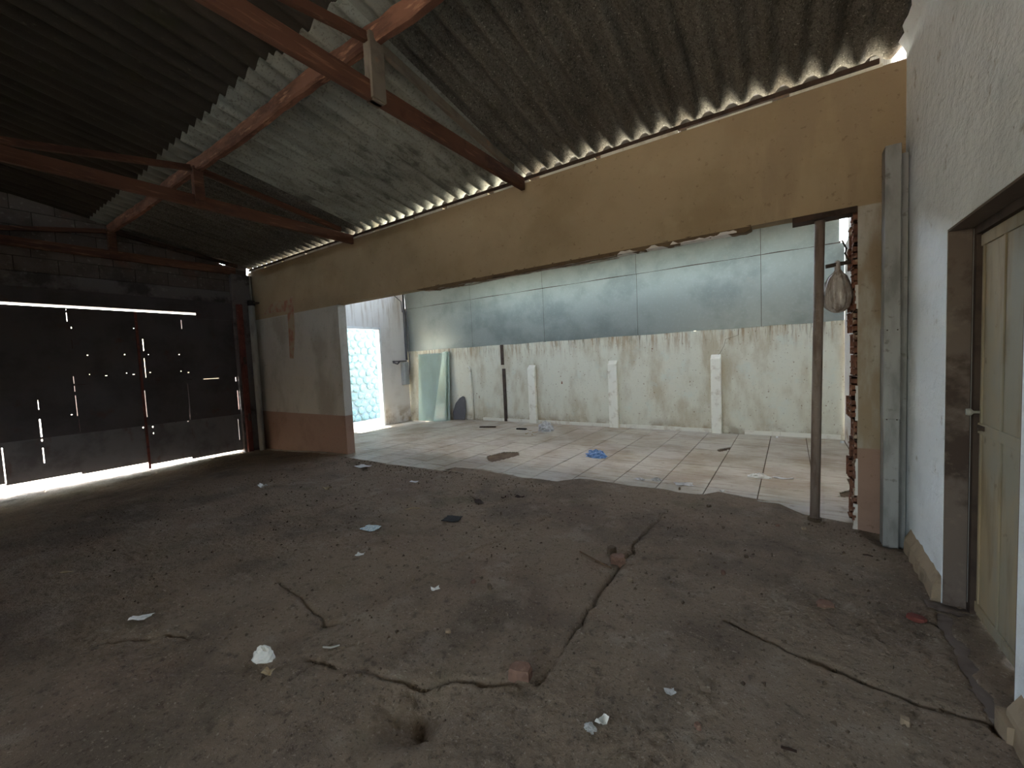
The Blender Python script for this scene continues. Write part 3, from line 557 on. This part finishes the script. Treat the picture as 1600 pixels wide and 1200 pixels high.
# concrete posts standing against the wall
for px0, px1, pt, lb in ((826, 837, 572, 'short white concrete post beside the dark strip'), (951, 965, 565, 'white concrete post between the pale stain and the next post'), (1111, 1127, 556, 'widest white concrete post, under the stepped wall crack')):
    a, b, t = ony(px0, 620, YB-.08).x, ony(px1, 620, YB-.08).x, ony((px0+px1)/2, pt, YB-.1).z
    v = [(a, YB-.1, -.02), (b, YB-.1, -.02), (b, YB, -.02), (a, YB, -.02), (a, YB-.1, t-.06), (b, YB-.1, t-.05), (b, YB, t+.03), (a, YB, t+.03)]
    o = obj('concrete_post', v, [(3, 2, 1, 0), (4, 5, 6, 7), (0, 1, 5, 4), (1, 2, 6, 5), (2, 3, 7, 6), (3, 0, 4, 7)], 'post'); tag(o, lb, 'post', 'posts along the back wall'); bevel(o, .012)
xa = ony(788.5, 600, YB).x
St = empty('dark_strip', (xa, YB-.02, 0)); tag(St, 'dark strip running down the stained back wall, broken by a pale patch', 'strip')  # dark strip in two pieces, slightly proud of the wall
za, zb = ony(787, 570, YB).z, ony(787, 576, YB).z
G().box(xa-.07, xa+.01, YB-.03, YB+.001, za, BT-.02).make('upper_piece', 'dark_steel', St); G().box(xa-.04, xa+.045, YB-.03, YB+.001, -.01, zb).make('lower_piece', 'dark_steel', St)
p = ony(736, 600, YB-.03); zt = ony(731, 574, YB).z
tag(G().tube([(p.x-.10, YB-.01, zt-.01), (p.x-.07, YB-.03, zt+.01), (p.x-.02, YB-.03, zt-.03), (p.x, YB-.03, zt-.12), (p.x+.03, YB-.03, 0)], .028, 10).make('standpipe', 'post', smooth=True), 'thin pale pipe with a hooked top against the back wall', 'pipe')
q = ony(720, 650, YB-.03)
pts = [(q.x-.22, .0), (q.x+.2, .0), (q.x+.23, .28), (q.x+.2, .52), (q.x+.16, .64), (q.x+.1, .66), (q.x-.02, .60), (q.x-.16, .45), (q.x-.25, .2)]
g = G(); n = len(pts); g.add([(a, YB-.10+b*.12, b-.01) for a, b in pts]+[(a, YB-.085+b*.12, b-.01) for a, b in pts], [list(range(n)), list(range(n, 2*n))[::-1]]+[(i, (i+1) % n, n+(i+1) % n, n+i) for i in range(n)])
tag(g.make('leaning_board', 'dark_grey'), 'small dark grey rounded board leaning on the back wall', 'board')
# skirting tiles
Bb = empty('baseboard_back', (-4.5, YB, 0)); struct(Bb)
x = -7.0
while x < .60:
    wd = .57; x1 = min(x+wd-.006, .70)
    if not (-1.18 < (x+x1)/2 < -.55): G().box(x, x1, YB-.014-random.uniform(0, .004), YB+.001, -.005, .075+random.uniform(-.004, .004)).make('skirting_tile', 'base_tile', Bb)
    x += wd
# glass panes leaning in the corner
for (pa, pb), (ta, tb), yb_, zt, lb in (((654, 700), (654, 702), .16, 1.90, 'wide green glass pane leaning in the corner under the metal sheets'), ((677, 697), (695, 701), .24, 1.93, 'narrow slanted glass pane in front of the wide one'), ((696, 703), (697, 704), .20, 1.93, 'slim glass strip at the edge of the leaning panes')):
    z0 = -.09; b0, b1 = ony(pa, 654, YB-yb_).x, ony(pb, 654, YB-yb_).x; t0, t1 = ony(ta, 556, YB-.03).x, ony(tb, 556, YB-.03).x; th = .010
    vv = [(b0, YB-yb_, z0), (b1, YB-yb_, z0), (t1, YB-.035-(yb_-.16), zt), (t0, YB-.035-(yb_-.16), zt)]
    tag(obj('glass_pane', vv+[(a, b+th, c_) for a, b, c_ in vv], [(0, 1, 2, 3), (7, 6, 5, 4), (0, 4, 5, 1), (1, 5, 6, 2), (2, 6, 7, 3), (3, 7, 4, 0)], 'glass'), lb, 'glass pane')
# meter box, conduit, cables on the end wall
b0, b1 = onx(628, 566, XL), onx(641, 600, XL); XO = .16
Mb = empty('meter_box', (XL, b0.y, b1.z)); tag(Mb, 'grey metal electrical box on the end wall by the doorway', 'box')
ya, yb, za, zb = b0.y-.06, b1.y-.15, b1.z, b0.z
bevel(G().box(XL-.005, XL+XO, ya, yb, za, zb).make('case', 'box', Mb), .01)
bevel(G().box(XL+XO-.004, XL+XO+.012, ya+.02, yb-.02, za+.03, zb-.03).make('lid', 'box', Mb), .005)
G().box(XL-.004, XL+.1, ya-.30, yb-.02, zb+.01, zb+.05).make('shelf', 'cable', Mb)
g = G().tube([(XL+.03, ya-.28, zb+.03), (XL+.1, ya-.36, zb), (XL+.12, ya-.22, zb-.05), (XL+.1, ya-.1, zb+.03)], .025, 8).make('cable_bundle', 'cable', Mb, True)
yc = YB-.10
tag(G().tube([(XL+.05, yc, zz) for zz in (3.9, 3.3, 2.7, 2.1, 1.75)], .035, 10).make('conduit', 'cable', smooth=True), 'grey conduit running down the corner beside the metal sheets', 'pipe')
tag(G().tube([(XL+.10, 8.80, 3.85), (XL+.13, 8.815, 3.62), (XL+.14, yc+.01, 3.45), (XL+.15, yc+.015, 2.8), (XL+.13, yc+.02, 2.1), (XL+.14, yc+.03, 1.6), (XL+.1, yc+.03, 1.32), (XL+.04, yc+.02, 1.2)], .014, 8).make('loose_cable', 'cable', smooth=True), 'dark cable sagging loosely around the corner conduit', 'cable')
tag(G().tube([(XL+.02, 8.3, 3.86), (XL+.04, 8.5, 3.66), (XL+.06, yc-.1, 3.52), (XL+.06, yc-.08, 3.2)], .012, 8).make('roof_cable', 'cable', smooth=True), 'short cable dropping from the roof to the conduit', 'cable')
# ------------------------------------------------------------------ outside: stone wall beyond the doorway, ground
Wo = empty('wall_outside', (-11.6, 9, -.3)); struct(Wo); tag(Wo, 'pale natural stone wall across the passage outside the doorway')
G().box(-11.9, -11.58, 5.6, 13.0, -.4, 7.5).make('wall_core', 'stone_joint', Wo)
hx, hy = .27, .24
for j in range(13):
    for i in range(10):
        y = 7.4+i*hx+(hx/2 if j % 2 else 0)+random.uniform(-.05, .05); z = -.05+j*hy+random.uniform(-.04, .04)
        if y > 9.75: continue
        n = 7; g = G(); rr = [random.uniform(.105, .15) for _ in range(n)]; d = random.uniform(.02, .045)
        ring = [(math.cos(k*2*math.pi/n+.3)*rr[k]*1.08, math.sin(k*2*math.pi/n+.3)*rr[k]) for k in range(n)]
        v = [(-11.585, y+a, z+b) for a, b in ring]+[(-11.58+d*.7, y+a*.9, z+b*.9) for a, b in ring]+[(-11.58+d, y+a*.6, z+b*.6) for a, b in ring]
        f = [(r*n+k, r*n+(k+1) % n, (r+1)*n+(k+1) % n, (r+1)*n+k) for r in range(2) for k in range(n)]+[tuple(range(2*n, 3*n))]
        o = obj('stone', v, f, 'stone', Wo, True); q = random.uniform(.7, 1); o.color = (q*.96, q, q, 1)
G().box(-11.62, -11.5, 9.78, 10.5, -.4, 7.5).make('pillar', 'white_frame', Wo)
gr = G().box(-60, 60, -60, 60, -.6, -.32).make('ground', 'ground'); struct(gr); tag(gr, 'sunlit concrete ground outside')
yard = G().box(-40, XG-.10, -12, 30, -.32, -.15).make('driveway', 'ground'); struct(yard); tag(yard, 'bright concrete driveway outside the gate')
# ------------------------------------------------------------------ pipes and props
dp = empty('downpipe', (.65, 4.40, -.1)); tag(dp, 'galvanised rectangular downpipe standing in the corner by the white wall', 'downpipe')
for z0, z1, e in ((-.1, 1.02, .0), (1.0, 1.72, .003), (1.70, 3.10, .0)): bevel(G().box(.607-e, .702+e, 4.33-e, 4.47+e, z0, z1).make('duct', 'zinc_old', dp), .006)
G().box(.706, .752, 4.40, YW-.004, -.1, 3.04).make('shaded_gap_box', 'zinc_old', dp)  # box added to stand for the shaded gap between duct and wall
for zz in (1.02, 1.72): 
    for xx in (.625, .685): G().tube([(xx, 4.336, zz-.02), (xx, 4.322, zz-.02)], .005, 8).make('rivet', 'dark_steel', dp)
p0, p1 = at(1272, 812), ony(1281, 345, 4.62)
pp = empty('prop_pipe', (p0.x, 4.62, 0)); tag(pp, 'rusty round steel pipe propping up the lintel', 'prop')
G().tube([(.175, 4.62, -.03), (p1.x, 4.62, LB-.055)], .038, 16).make('tube', 'rust_pipe', pp, True)
G().tube([(.175, 4.62, -.02), (.175, 4.62, .03)], .055, 12).make('foot', 'mortar_bed', pp)
bd = G(); bd.bar((.02, 4.62, LB-.028), (.465, 4.62, LB-.026), .16, .05); tag(bevel(bd.make('bearing_board', 'wood_dark'), .004), 'dark timber board between prop pipe and lintel', 'board')
a = ony(396, 475, 4.40); xpv = -9.72
lp = empty('drain_pipe', (xpv, 4.42, -.13)); tag(lp, 'dusty round plastic drainpipe beside the red gate post', 'pipe')
zt = ony(395, 476, 4.42).z
G().tube([(xpv, 4.42, -.16), (xpv, 4.42, zt)], .062, 16).make('tube', 'pvc', lp, True)
G().tube([(xpv, 4.42, zt-.02), (xpv, 4.42, zt+.09)], .072, 16).make('socket', 'black', lp, True)
G().box(xpv-.12, xpv+.09, 4.44, YW+.001, zt+.03, zt+.06).make('clamp', 'dark_steel', lp)
tag(G().tube([(XG+.13, 4.50, 3.70), (XG+.14, 4.50, 1.6), (XG+.145, 4.50, -.15)], .016, 8).make('corner_conduit', 'pvc', smooth=True), 'thin pale conduit rising in the corner behind the drainpipe', 'pipe')
# rod and hanging bag
rz = 2.31
rod = G().bar((.262, 4.66, rz-.01), (JX+.02, 4.70, rz+.015), .03, .03).make('rod', 'dark_steel'); tag(rod, 'short dark rod sticking out of the broken pier', 'rod')
tag(G().tube([(.38, 4.72, 2.52), (.41, 4.71, 2.44), (.40, 4.70, 2.40), (.42, 4.69, 2.335)], .007, 6).make('bent_wire', 'dark_steel'), 'bent wire twisted above the rod on the broken pier', 'wire')
cx, cy = .345, 4.67; prof = [(2.335, .018), (2.30, .022), (2.26, .02), (2.235, .035), (2.20, .065), (2.15, .085), (2.09, .10), (2.03, .108), (1.97, .10), (1.93, .08), (1.90, .045), (1.89, .004)]
v = []; n = 40
for zz, r in prof:
    for k in range(n):
        a = 2*math.pi*k/n; rr = r*(1+.09*math.sin(a*9+zz*6)+.05*math.sin(a*15-zz*20)); v.append((cx+math.cos(a)*rr*.95, cy+math.sin(a)*rr*.62, zz+.006*math.sin(a*5)))
f = [(i*n+k, i*n+(k+1) % n, (i+1)*n+(k+1) % n, (i+1)*n+k) for i in range(len(prof)-1) for k in range(n)]
hb = obj('hanging_bag', v, f, 'bag', None, True); tag(hb, 'full grey plastic bag hanging from the rod on the broken pier', 'bag')
# ------------------------------------------------------------------ litter
def ground_z(x, y):
    return float(slope(x)) if y > float(edge(x))+.02 else fz(x, y)
def lump(px, py, wd, dp_, ht, material, name, label, cat, seed, jag=.5, rot=0, group=None):
    p = at(px, py); z = ground_z(p.x, p.y); rs = np.random.RandomState(seed); n, m_ = 18, 9; v = [(0, 0, 0)]; pts = []
    for i in range(m_):
        t = i/(m_-1)*math.pi*.5
        for k in range(n):
            a = 2*math.pi*k/n; e = 1+jag*(rs.rand()-.5); r = math.cos(t)*e; pts.append((math.cos(a)*r*wd/2, math.sin(a)*r*dp_/2, max(0, math.sin(t)*ht*(1+jag*(rs.rand()-.5)))))
    pts.append((0, 0, ht)); f = [(i*n+k, i*n+(k+1) % n, (i+1)*n+(k+1) % n, (i+1)*n+k) for i in range(m_-1) for k in range(n)]
    f += [((m_-1)*n+k, (m_-1)*n+(k+1) % n, len(pts)-1) for k in range(n)]+[list(range(n))[::-1]]
    cs, sn = math.cos(rot), math.sin(rot)
    o = obj(name, [(p.x+a*cs-b*sn, p.y+a*sn+b*cs, z+q-.003) for a, b, q in pts], f, material); return tag(o, label, cat, group)
def scrap(px, py, wd, dp_, rot, material, name, label, cat, seed, curl=.012, th=.002, group=None):
    p = at(px, py); curl *= .55; rs = np.random.RandomState(seed); n = 5; v = []; cs, sn = math.cos(rot), math.sin(rot)
    for b in (0, 1):
        for j in range(n):
            for i in range(n):
                s, t = i/(n-1)-.5, j/(n-1)-.5; s2 = s*(1+.25*(rs.rand()-.5)); t2 = t*(1+.25*(rs.rand()-.5)); x = p.x+s2*wd*cs-t2*dp_*sn; y = p.y+s2*wd*sn+t2*dp_*cs
                v.append((x, y, curl*(abs(s)*2)**2*(.4+rs.rand())+curl*.5*math.sin(s*6+t*4+seed)))
    z = max(ground_z(q[0], q[1]) for q in v[:n*n]); lo = min(q[2] for q in v[:n*n])
    v = [(q[0], q[1], z+(v[i % (n*n)][2]-lo)-(th if i >= n*n else 0)+th) for i, q in enumerate(v)]
    v = [(v[i % (n*n)][0], v[i % (n*n)][1], q[2]) for i, q in enumerate(v)]
    f = []
    for j in range(n-1):
        for i in range(n-1): a = j*n+i; f += [(a, a+1, a+n+1, a+n), (a+n*n, a+n+n*n, a+n+1+n*n, a+1+n*n)]
    rim = [i for i in range(n)]+[j*n+n-1 for j in range(1, n)]+[(n-1)*n+i for i in range(n-2, -1, -1)]+[j*n for j in range(n-2, 0, -1)]
    f += [(a, a+n*n, b+n*n, b) for a, b in zip(rim, rim[1:]+rim[:1])]
    return tag(obj(name, v, f, material), label, cat, group)
def chunk(px, py, wd, dp_, ht, rot, material, name, label, cat, seed, group=None):
    p = at(px, py); rs = np.random.RandomState(seed); zz_ = sorted(ground_z(p.x+a*wd*.45, p.y+b*dp_*.45) for a in (-1, 0, 1) for b in (-1, 0, 1)); z = zz_[5]; cs, sn = math.cos(rot), math.sin(rot)
    pts = [(-.5, -.4), (-.1, -.52), (.45, -.45), (.52, .1), (.35, .5), (-.3, .45), (-.52, .1)]; n = len(pts); v = []
    for b, sc in ((0, 1), (.75, .98), (1, .86)):
        for a, q in pts: e = 1+.15*(rs.rand()-.5); x, y = a*wd*sc*e, q*dp_*sc*e; v.append((p.x+x*cs-y*sn, p.y+x*sn+y*cs, z-.006*(1-b)+ht*b-(.02 if b == 0 and ht > .03 else 0)*(1+.15*(rs.rand()-.5))))
    f = [list(range(n))[::-1], list(range(2*n, 3*n))]+[(r*n+i, r*n+(i+1) % n, (r+1)*n+(i+1) % n, (r+1)*n+i) for r in range(2) for i in range(n)]
    return tag(obj(name, v, f, material), label, cat, group)
def stick(pxs, r, material, name, label, cat='stick', lift=.004):
    P = []
    for x, y in pxs: p = at(x, y); P.append((p.x, p.y, ground_z(p.x, p.y)+r+lift))
    return tag(G().tube(P, r, 7).make(name, material), label, cat)
# back room litter
lump(853, 673, .34, .26, .19, 'plastic', 'crumpled_bag', 'crumpled clear plastic bag on the tiles near the posts', 'bag', 11, .55)
lump(932, 714, .34, .18, .11, 'plastic_blue', 'blue_bag', 'crumpled blue plastic bag on the tiles', 'bag', 12, .5)
lump(1187, 746, .24, .09, .05, 'plastic_white', 'flat_bag', 'flattened white plastic bag with a pointed end on the tiles', 'bag', 13, .5)
scrap(1224, 748, .20, .06, .1, 'plastic', 'plastic_film', 'strip of clear film trailing from the flattened white bag', 'plastic', 14, .02)
lump(1000, 749, .12, .09, .02, 'plastic', 'film_scrap', 'small clear film scrap on the tiles near the broken floor edge', 'plastic', 15, .6)
lump(1026, 750, .12, .10, .03, 'plastic', 'film_scrap', 'domed clear film scrap on the tiles next to a smaller one', 'plastic', 16, .6)
scrap(1068, 757, .2, .12, .4, 'plastic', 'plastic_sheet', 'clear plastic sheet lying at the broken tile edge', 'plastic', 17, .015)
scrap(1128, 768, .05, .04, .2, 'paper', 'white_chip', 'tiny white chip on the last row of tiles', 'litter', 18, .02)
chunk(1214, 684, .035, .03, .025, 0, 'paper', 'white_pebble', 'white pebble on the tiles below the skirting', 'litter', 19)
chunk(1316, 692, .05, .04, .03, 0, 'paper', 'plaster_lump', 'plaster lump at the foot of the broken pier', 'litter', 20)
chunk(762, 668, .42, .05, .03, .35, 'wood_dark', 'short_plank', 'short dark plank lying on the tiles near the dark strip', 'plank', 21)
chunk(815, 671, .26, .09, .03, .1, 'black', 'rubber_scrap', 'black scrap on the tiles beside the crumpled clear bag', 'litter', 22)
for i, (x, y) in enumerate(((828, 673), (836, 676), (823, 678), (832, 680))): scrap(x, y, .12, .025, i*.8, 'straw', 'straw_wisp', 'pale straw wisp lying beside the crumpled clear bag', 'straw', 30+i, .02, group='straw by the clear bag')
# hall litter
lump(412, 1027, .125, .085, .075, 'plastic_white', 'crushed_cup', 'crushed white plastic cup on the dirt floor', 'cup', 41, .3, .4)
scrap(420, 1050, .06, .04, .3, 'straw', 'food_crumb', 'greenish yellow crumbs beside the crushed cup', 'litter', 42, .02)
scrap(220, 967, .13, .05, .75, 'paper', 'torn_paper', 'narrow torn white paper lying alone on the dark dirt', 'paper', 43, .02)
scrap(580, 826, .17, .13, .25, 'flyer', 'printed_flyer', 'printed blue and white flyer on the dirt floor', 'paper', 44, .006)
scrap(568, 730, .22, .14, .2, 'paper', 'white_paper', 'crumpled white paper near the left pier', 'paper', 45, .03)
scrap(563, 868, .07, .05, .5, 'paper', 'paper_scrap', 'small white paper scrap between the flyer and the cup', 'paper', 46, .015)
scrap(680, 919, .06, .04, .9, 'paper', 'paper_scrap', 'small white paper scrap beside a floor crack', 'paper', 47, .015)
scrap(647, 753, .12, .06, .1, 'paper', 'paper_scrap', 'small white paper scrap near the corner of the tiled floor', 'paper', 48, .01)
scrap(410, 762, .10, .08, .2, 'paper', 'paper_ball', 'pale paper scrap on the floor before the drainpipe', 'paper', 49, .05)
scrap(512, 764, .12, .07, .3, 'straw', 'pale_scrap', 'pale brown scrap on the floor before the left pier', 'litter', 50, .03)
chunk(814, 1054, .115, .085, .05, .3, 'brick_floor', 'brick_piece', 'broken orange brick piece at the end of the long crack', 'brick', 51)
chunk(1290, 946, .09, .075, .02, .1, 'brick_floor', 'brick_piece', 'flat brick piece sunk in the floor near the door', 'brick', 52)
chunk(1432, 968, .085, .06, .02, -.3, 'red_steel', 'brick_piece', 'dark red brick piece lying close to the door sill', 'brick', 53)
chunk(965, 876, .12, .10, .05, .5, 'brick_floor', 'brick_piece', 'brownish brick lump with sticks beside the floor crack', 'brick', 54)
chunk(955, 862, .08, .06, .05, 1.2, 'mortar_bed', 'mortar_lump', 'mortar lump behind the brick with sticks', 'rubble', 55)
scrap(707, 811, .17, .15, .35, 'black', 'black_mat', 'square black rubber piece lying flat on the dirt', 'mat', 56, .008, .006)
scrap(748, 784, .17, .07, -.5, 'leaf', 'dark_leaf', 'dark curled leaf with a long stem on the dirt floor', 'leaf', 57, .02)
scrap(812, 776, .10, .05, .2, 'leaf', 'dark_leaf', 'dark leaf by itself close to the tile edge', 'leaf', 58, .02)
scrap(787, 778, .06, .03, .9, 'leaf', 'dark_leaf', 'smallest dark leaf between two larger ones', 'leaf', 59, .02)
stick([(738, 777), (744, 780), (750, 784)], .004, 'twig', 'leaf_stem', 'thin dark stem beside the curled leaf')
stick([(906, 862), (930, 874), (955, 888)], .006, 'twig', 'twig', 'long straight twig lying against the brick lump')
stick([(930, 876), (948, 881), (962, 893)], .005, 'twig', 'twig', 'shorter twig crossing in front of the brick lump')
stick([(633, 797), (645, 794), (656, 795)], .005, 'straw', 'twig', 'pale curved twig near the black rubber piece')
stick([(505, 1011), (517, 1013), (531, 1009)], .005, 'pvc', 'plastic_straw', 'pale plastic straw in the dirt above the crack', 'straw')
stick([(1220, 1168), (1233, 1172), (1245, 1176)], .005, 'leaf', 'twig', 'dark twig low on the floor before the door')
stick([(1348, 868), (1356, 869), (1364, 871)], .004, 'leaf', 'twig', 'little dark twig near the foot of the downpipe')
lump(922, 1136, .05, .04, .022, 'plastic', 'clear_wrapper', 'crinkled clear wrapper half of a torn pair', 'plastic', 61, .6, 0, )
scrap(940, 1130, .055, .03, 1.1, 'plastic_white', 'white_wrapper', 'upright white wrapper half next to the clear one', 'plastic', 62, .03)
scrap(1047, 1084, .045, .035, .5, 'plastic', 'green_wrapper', 'tiny pale greenish wrapper on the dirt', 'plastic', 63, .012)
scrap(104, 893, .10, .03, .6, 'straw', 'wood_sliver', 'pale wood sliver in the dark left part of the floor', 'litter', 64, .01)
for i, (x, y) in enumerate(((1062, 765), (1285, 818), (1256, 826), (1215, 821), (1108, 790), (1130, 823), (985, 905), (1130, 896), (1166, 870), (602, 907), (645, 905), (740, 908), (765, 917), (1102, 1078), (1414, 1131), (1090, 1135), (560, 1053), (640, 997), (700, 985))):
    chunk(x, y, random.uniform(.02, .05), random.uniform(.02, .04), random.uniform(.012, .03), i, ('mortar_bed', 'dirt', 'plinth', 'brick_floor')[i % 4], 'pebble', 'small loose rubble pebble lying on the dirt floor', 'pebble', 70+i, group='loose pebbles on the dirt floor')
# fine rubble nobody could count
rs = np.random.RandomState(5); V_ = []; CLEAR = [at(*p) for p in ((965, 872), (707, 811), (814, 1054), (1290, 946), (1432, 968), (412, 1027), (580, 826), (568, 730))]
for i in range(6500):
    t = rs.rand()
    if t < .35: x = rs.uniform(-6.4, .5); y = float(edge(x))-abs(rs.normal(0, .18))-.03
    else: x = rs.uniform(-7, .7); y = rs.uniform(.8, 4.6)
    if y > min(float(edge(x))-.01, 4.52) or x > .6 or (x < -6.6 and y > 4.4): continue
    if any((x-q.x)**2+(y-q.y)**2 < .0225 for q in CLEAR): continue
    s = .003+.015*rs.rand()**4
    V_.append((x, y, s))
xs_ = np.array([q[0] for q in V_]); ys_ = np.array([q[1] for q in V_]); hz = floor_h(xs_, ys_); g = G()
for (x, y, s), z in zip(V_, hz):
    a = rs.rand()*6; o_ = [(x+math.cos(a+k*2.1)*s*(.7+.6*rs.rand()), y+math.sin(a+k*2.1)*s*(.7+.6*rs.rand()), z-.002) for k in range(3)]
    g.add(o_+[(x+s*.2, y, z+s*(.6+.6*rs.rand()))], [(0, 1, 3), (1, 2, 3), (2, 0, 3), (2, 1, 0)])
tag(g.make('floor_grit', 'mortar_bed', origin=(-3, 2.5, 0)), 'scattered grit and crumbs on the dirt floor', 'grit', kind='stuff')
